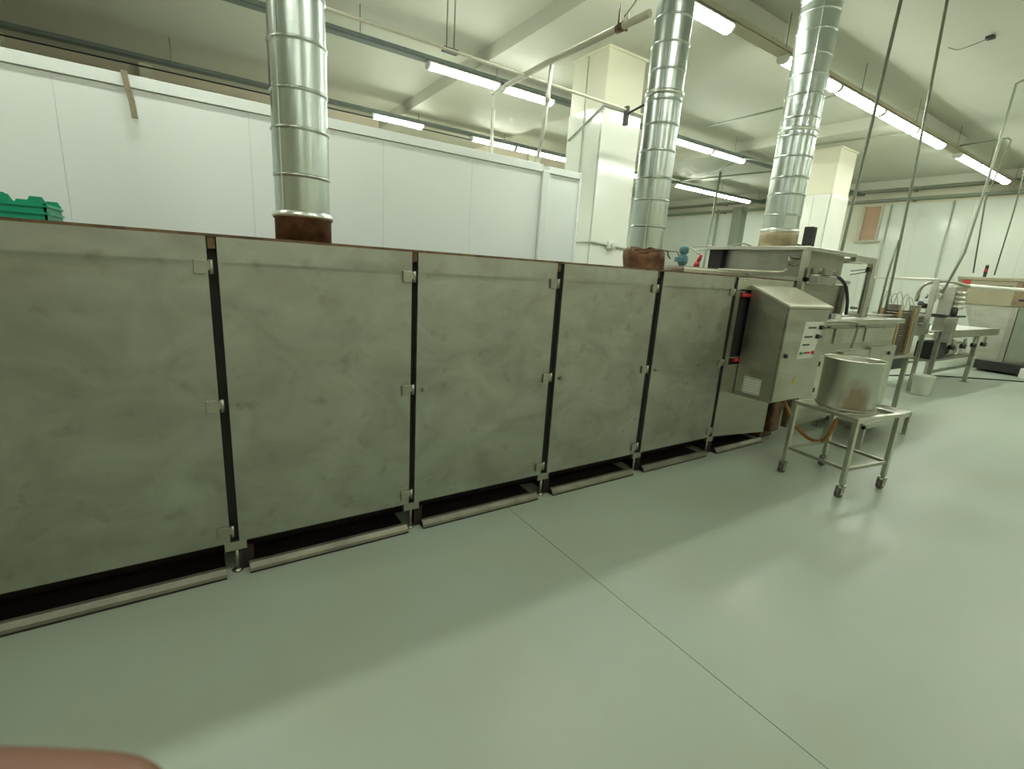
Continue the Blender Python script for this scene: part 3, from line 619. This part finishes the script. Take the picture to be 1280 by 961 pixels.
# ------------------------------------------------------------------ feeder machine beyond the cabinet
t = thing('feeder_machine', 'long stainless feeder machine with flat deck behind the trolley', 'machine', (6.3, 2.9, 0))
FX0, FX1, F0, F1 = 5.08, 7.30, 2.32, 3.45
MB().box(FX0+.95, FX1, F0+.06, F1, .12, 1.20, .004).build('body', 'steel', t)
MB().box(FX0, FX0+.95, F0+.06, 2.44, .12, 1.20).build('body', 'steel', t)
MB().box(FX0, FX1, F0-.02, 2.44, 1.20, 1.255, .004).box(FX0+.95, FX1, 2.44, F1, 1.20, 1.255).build('deck', 'steel_light', t)
for x0, x1, z1 in ((FX0+.02, 5.85, .87), (5.87, 6.55, .90), (6.57, FX1-.01, .93)):
    p = MB().box(x0, x1, F0, F0+.06, .16, z1, .004).build('access_panel', 'steel_light', t)
    MB().tube([((x0+x1)/2+.15, F0-.02, z1-.09), ((x0+x1)/2+.15, F0, z1-.09)], .022, 12).build('knob', 'black', p)
for x0, x1 in ((FX0+.04, 5.6), (5.66, 6.35), (6.4, 7.2)): MB().box(x0, x1, F0+.03, F0+.06, .99, 1.15, .003).build('drawer_front', 'steel_light', t)
for x0, x1 in ((5.15, 5.5), (6.1, 6.32)): MB().box(x0, x1, F0+.02, F0+.035, 1.165, 1.18).build('slot', 'black', t)
MB().tube(spline([(5.9, F0-.05, .95), (5.92, F0-.06, 1.15), (5.88, F0-.06, 1.22), (5.7, F0-.05, 1.235), (5.45, F0-.04, 1.24), (5.2, F0-.04, 1.23)]), .014, 8).build('guard_rail', 'steel_dull', t)
for x in (5.3, 6.2, 7.1): MB().tube([(x, F0+.1, .0), (x, F0+.1, .14)], .025, 10).build('foot', 'steel_dull', t)
for x in (5.35, 5.6): MB().box(x, x+.12, 2.36, 2.42, 1.255, 1.30, .004).build('guide_block', 'label', t)
MB().box(5.2, 6.1, 2.40, 2.43, 1.27, 1.285).box(6.6, 7.25, 2.42, 2.46, 1.28, 1.292).box(6.6, 7.25, 2.5, 2.54, 1.28, 1.292).box(6.6, 7.25, 2.58, 2.62, 1.28, 1.292).build('guide_rails', 'steel_dull', t)
MB().box(6.72, 6.86, 2.55, 2.7, 1.255, 1.37, .006).tube([(6.86, 2.62, 1.34), (6.92, 2.62, 1.34)], .028, 12).build('drive_unit', 'steel_dull', t)
MB().tube([(6.62, 2.5, 1.30), (6.62, 2.66, 1.30)], .035, 14).build('roller', 'label', t)
tag(recentre(MB().box(6.25, 6.75, 2.225, 2.29, .0, .63, .006).tube([(6.65, 2.195, .5), (6.65, 2.225, .5)], .03, 12).build('side_locker', 'steel')), 'small grey steel box seen right of the drum', 'cabinet')

# mould stack in its comb rails
t = thing('mould_magazine', 'stack of brown mould trays held in tan toothed comb rails', 'magazine', (7.7, 2.55, 0))
MB().box(7.30, 8.05, 2.36, 2.68, .74, .78).build('base_plate', 'steel_light', t)
for x in (7.98,):
    for y in (2.38, 2.60): MB().box(x, x+.05, y, y+.05, 0, .74).build('leg', 'steel_dull', t)
src = None
for k in range(17):
    z = .795+k*.033
    if src is None:
        src = MB().box(7.50, 7.86, 2.43, 2.62, z, z+.016, .002).box(7.50, 7.86, 2.43, 2.45, z+.016, z+.026).box(7.50, 7.52, 2.43, 2.62, z+.016, z+.026).build('mould_tray', 'mould', t)
    else:
        o = src.copy(); COL.objects.link(o); o.location = src.location + Vector((random.uniform(-.004, .004), random.uniform(-.006, .006), k*.033))
for x, y in ((7.42, 2.60), (7.42, 2.40), (7.88, 2.40)):
    b = MB().box(x, x+.03, y, y+.03, .78, 1.37, .002)
    for k in range(17): b.box(x+.03, x+.07, y+.006, y+.026, .790+k*.033, .796+k*.033)
    if x < 7.5:
        for k in range(17): b.box(x+.006, x+.026, y+.03, y+.075, .786+k*.033, .796+k*.033)
    b.build('comb_rail', 'brass', t)
MB().box(7.95, 8.05, 2.40, 2.50, .78, 1.42, .004).build('stop_post', 'steel_dull', t)
MB().box(7.6, 7.7, 2.5, 2.65, 1.35, 1.42, .005).build('top_clamp', 'steel_dull', t)

# transfer unit with portal and wire loops
t = thing('transfer_unit', 'stainless transfer unit with an open portal frame beyond the mould stack', 'machine', (9.4, 3.1, 0))
MB().box(8.60, 9.9, 2.78, 3.60, .95, 1.12, .006).build('body', 'steel', t)
for x in (8.65, 9.82):
    for y in (2.80, 3.52): MB().box(x, x+.05, y, y+.05, 0, .95).build('leg', 'steel_dull', t)
MB().box(9.48, 9.54, 2.70, 2.76, 1.05, 1.77, .004).build('post', 'steel_light', t)
MB().box(9.48, 9.54, 3.56, 3.62, 1.05, 1.77, .004).build('post', 'steel_light', t)
MB().box(9.48, 9.54, 2.70, 3.62, 1.77, 1.81, .003).build('beam', 'steel_light', t)
MB().tube([(8.7, 2.86, 1.20), (9.7, 2.86, 1.20)], .075, 20).build('roller', 'steel_light', t)
MB().tube([(8.5, 3.1, 1.19), (9.4, 3.1, 1.19)], .06, 18).build('roller', 'steel_light', t)
MB().box(8.7, 9.4, 2.80, 3.1, .42, .80, .01).build('black_box', 'black', t, label='black drive box under the deck')
MB().box(8.5, 8.6, 2.66, 3.1, 1.20, 1.27).build('wire_tray', 'steel_dull', t)
for k, (y, h, dx) in enumerate(((3.02, .34, -.1), (2.95, .30, .05), (2.88, .33, 0), (2.80, .30, .12), (2.73, .26, .02))):
    MB().tube(arc((8.52, y, 1.27), (8.56+dx, y-.05+.02*k, 1.27+1.9*h), (8.58, y-.13, 1.27), 14), .006, 6).build('wire_loop', 'steel_dull', t)

# belt conveyor
t = thing('belt_conveyor', 'waist-high stainless belt conveyor leading to the beige machine', 'conveyor', (11.2, 3.0, 0))
MB().box(10.0, 13.3, 2.72, 3.30, .985, 1.0, .002).build('belt', 'label', t)
MB().box(9.95, 13.4, 2.66, 2.72, .88, 1.01, .004).build('side_plate', 'steel_light', t)
MB().box(9.95, 13.4, 3.30, 3.36, .88, 1.01, .004).build('side_plate', 'steel_light', t)
for x in (10.0, 13.35): MB().tube([(x, 2.72, .94), (x, 3.30, .94)], .045, 16).build('roller', 'chrome', t)
for x in (10.15, 12.2):
    for y in (2.68, 3.28): MB().box(x, x+.07, y, y+.06, .008, .88).box(x-.04, x+.11, y-.03, y+.09, 0, .008).build('leg', 'steel_dull', t)
MB().box(10.22, 12.2, 2.69, 2.73, .30, .34).box(10.22, 12.2, 3.30, 3.34, .30, .34).build('lower_rail', 'steel_dull', t)
MB().box(10.2, 12.6, 2.74, 3.26, .48, .52).build('lower_shelf', 'steel_dull', t)
for x in (10.7, 11.3, 11.9, 12.5):
    MB().box(x, x+.10, 2.64, 2.66, .74, .86).build('clamp_plate', 'steel_light', t)
    MB().tube([(x+.05, 2.62, .72), (x+.05, 2.70, .72)], .04, 12).build('return_roller', 'black', t)
t = thing('bucket', 'pale plastic bucket on the floor by the conveyor legs', 'bucket', (9.75, 2.82, 0))
MB().lathe([(.11, 0), (.12, .02), (.14, .30), (.146, .305), (.146, .32), (.134, .32), (.12, .03)], 9.68, 2.62, 24).build('tub', 'label', t)

MB().box(10.25, 10.8, 2.74, 3.0, .53, .80, .01).build('black_box', 'black', t, label='added black box filling the dark under the belt')  # black box put in to deepen the dark below the conveyor
MB().tube([(10.9, 2.8, .64), (11.3, 2.8, .64)], .09, 18).build('drive_motor', 'steel_dull', t)
for x in (11.6, 12.0): MB().box(x, x+.2, 2.8, 3.1, .53, .74, .01).build('control_box', 'label', t)
# dosing heads over the conveyor
t = thing('dosing_head', 'cluster of steel dosing cylinders on a post over the conveyor', 'machine', (10.4, 2.9, 1.0))
MB().box(10.2, 10.5, 3.02, 3.2, 1.0, 1.72, .006).build('post', 'steel', t)
MB().box(10.0, 10.15, 2.52, 2.64, .84, 1.24, .006).build('bracket_box', 'steel', t)
MB().box(10.0, 10.9, 2.62, 2.70, 1.235, 1.265).box(10.0, 10.2, 2.70, 3.1, 1.225, 1.275).build('dark_rail', 'black', t)
for k in range(4): MB().tube([(10.3, 2.90, 1.40+k*.075), (10.3, 3.08, 1.40+k*.075)], .030, 14).build('cylinder', 'steel_light', t)
MB().tube([(10.3, 3.0, 1.24), (10.3, 3.0, 1.38)], .05, 14).build('nozzle', 'black', t)
for k, (y, z) in enumerate(((3.32, 1.56), (3.42, 1.48), (3.36, 1.64), (3.46, 1.56))):
    MB().tube([(10.1, y, z), (10.3, y, z)], .055, 16).tube([(10.06, y, z), (10.1, y, z)], .03, 12).build('motor', 'chrome' if k % 2 else 'steel_light', t)
MB().tube(spline([(10.2, 3.5, 1.45), (10.2, 3.45, 1.72), (10.3, 3.2, 1.80), (10.5, 2.95, 1.74)]), .03, 10).build('hose', 'steel_dull', t)
MB().tube([(10.2, 3.55, 1.40), (10.2, 3.4, 1.40)], .06, 16).build('motor', 'black', t)
MB().lathe([(.10, 1.0), (.11, 1.03), (.11, 1.16), (.12, 1.17), (.12, 1.19), (.0, 1.20)], 11.2, 2.95, 24).build('hopper', 'steel_light', t)
for o in list(t.children):
    if o.name.split('.')[0] in ('post', 'cylinder', 'nozzle', 'motor', 'hose'): o.location.y -= .46 if o.name.startswith('motor') else .36
# white air pipe running across toward the right edge
t = thing('air_pipe', 'long bright horizontal pipe passing in front of the beige machine', 'pipe', (10.6, 2.3, 1.75))
MB().tube([(10.45, 3.05, 1.76), (10.6, 2.3, 1.74), (10.8, 1.2, 1.70)], .028, 12).build('pipe', 'pipe_white', t)
MB().tube([(10.8, 1.25, 0), (10.8, 1.25, 1.72)], .03, 10).lathe([(.12, 0), (.12, .01), (.03, .012)], 10.8, 1.25, 16).build('stand', 'steel_dull', t)

# big beige machine by the far wall
t = thing('beige_machine', 'big machine with a beige upper housing and tapered steel body near the far wall', 'machine', (15.2, 3.0, 0))
BX = 14.6
MB().box(BX, 16.6, 1.5, 3.82, 1.44, 1.96, .01).build('upper_housing', 'beige', t)
MB().box(BX-.02, 16.6, 1.48, 3.84, 1.96, 2.03, .01).build('lid', 'beige', t)
for ya, yb in ((2.55, 2.85), (3.62, 3.82)): MB().box(BX-.012, BX, ya, yb, 1.45, 1.955).build('side_cover', 'beige_dirty', t, label='brown stained side cover')
MB().prism([(1.6, .25), (3.15, .25), (3.62, 1.44), (1.7, 1.44)], 'x', BX+.08, 16.4).build('lower_body', 'steel', t)
MB().box(BX+.02, BX+.08, 2.72, 2.82, .25, 1.43).build('body_rib', 'steel_dull', t)
MB().box(BX+.02, BX+.08, 1.7, 2.70, .3, 1.40).build('dark_door', 'rod', t)
MB().box(BX-.05, 16.4, 2.35, 3.15, .05, .25, .01).build('dark_base', 'black', t)
for y in (2.42, 3.05):
    MB().tube([(BX+.05, y-.03, .05), (BX+.05, y+.03, .05)], .05, 14).build('wheel', 'rubber', t)
MB().box(BX-.02, BX, 3.60, 3.72, 1.86, 1.95).build('red_badge', 'red', t, label='red switch plate')
MB().box(BX-.015, BX, 2.9, 3.3, 1.83, 1.86).build('vent_slot', 'black', t)
for y in (2.66, 2.70): MB().box(BX-.02, BX-.012, y, y+.05, 1.56, 1.60).box(BX-.02, BX-.012, y, y+.05, 1.88, 1.92).build('handle', 'black', t)
MB().tube([(BX+.1, 3.42, 2.03), (BX+.1, 3.42, 2.10)], .03, 10).tube([(BX+.1, 3.42, 2.10), (BX+.1, 3.42, 2.2)], .032, 12).tube([(BX+.1, 3.42, 2.2), (BX+.1, 3.42, 2.29)], .03, 12).build('signal_lamp', 'black', t)
MB().tube([(BX+.1, 3.42, 2.15), (BX+.1, 3.42, 2.20)], .034, 12).build('signal_lens', 'red', t)
tag(recentre(MB().tube(spline([(10.9, 3.6, .012), (12.0, 3.3, .012), (13.0, 2.7, .012), (13.8, 2.1, .012), (14.6, 1.3, .012)]), .012, 6).build('floor_cable', 'black')), 'black cable lying across the pale floor at the far right', 'cable')
tag(recentre(MB().box(14.2, 14.35, 2.2, 2.35, 0, .22, .02).build('small_canister', 'label')), 'small white container on the floor before the beige machine', 'container')

# ------------------------------------------------------------------ the photographer's hand close to the lens
def C3(px, py, d):      # real position in front of the lower left of the lens, metres along the view
    return CAMP + fwd*d + right*((px-640)/fpx*d) + down*((py-480.5)/fpx*d)
tip = C3(222, 1014, .088)
def hand():
    t = thing('person', 'person holding the camera, only a blurred bare fingertip showing at the lower left', 'person', tuple(CAMP + Vector((-.05, -.06, -.16))))
    V = []; E = []; Rr = []
    def add(p, r, parent=None):
        V.append(tuple(p)); Rr.append(r)
        if parent is not None: E.append((parent, len(V)-1))
        return len(V)-1
    # axes in the hand: fingers point along +right, palm lies to the left and below the camera
    R, Dn, F = right, down, fwd
    palm = tip - R*.115 + Dn*.040 - F*.020
    wrist = palm - R*.06 + Dn*.045 - F*.03
    elbow = wrist - R*.03 + Dn*.20 - F*.12
    e = add(palm, .026); w_ = add(wrist, .026, e); add(wrist*.55+elbow*.45, .032, w_)
    # index finger, the one in view
    k = add(tip - R*.085 + Dn*.0085 - F*.006, .0110, e)
    m = add(tip - R*.046 + Dn*.0005, .0112, k)
    d1 = add(tip - R*.020 + Dn*.001, .0106, m)
    add(tip - R*.002 + Dn*.0015, .0098, d1)
    for q in range(3):      # three curled fingers below the index finger
        o = Dn*(.026+.022*q) - F*(.004+.006*q)
        a = add(tip - R*(.090+.004*q) + o, .0115, e)
        b_ = add(tip - R*(.055+.006*q) + o + F*.006, .0105, a)
        c_ = add(tip - R*(.040+.006*q) + o - F*.012, .0098, b_)
        add(tip - R*(.052+.006*q) + o - F*.028, .0088, c_)
    a = add(palm - F*.035 + R*.012 - Dn*.004, .015, e)
    b_ = add(palm - F*.062 + R*.034 - Dn*.004, .012, a); add(palm - F*.066 + R*.060 - Dn*.002, .010, b_)
    me = bpy.data.meshes.new('body'); me.from_pydata(V, E, []); o = bpy.data.objects.new('body', me); COL.objects.link(o)
    o.parent = t; o.location = -t.location
    md = o.modifiers.new('skin', 'SKIN'); md.use_smooth_shade = True
    for i, sv in enumerate(me.skin_vertices[0].data): sv.radius = (Rr[i], Rr[i]); sv.use_root = (i == 0)
    ms = o.modifiers.new('sub', 'SUBSURF'); ms.levels = 2; ms.render_levels = 2
    me.materials.append(M_['skin'])
    MB().tube([wrist+(elbow-wrist)*.35, wrist+(elbow-wrist)*.7, elbow], [.036, .04, .046], 20).build('sleeve', 'sleeve', t)
hand()
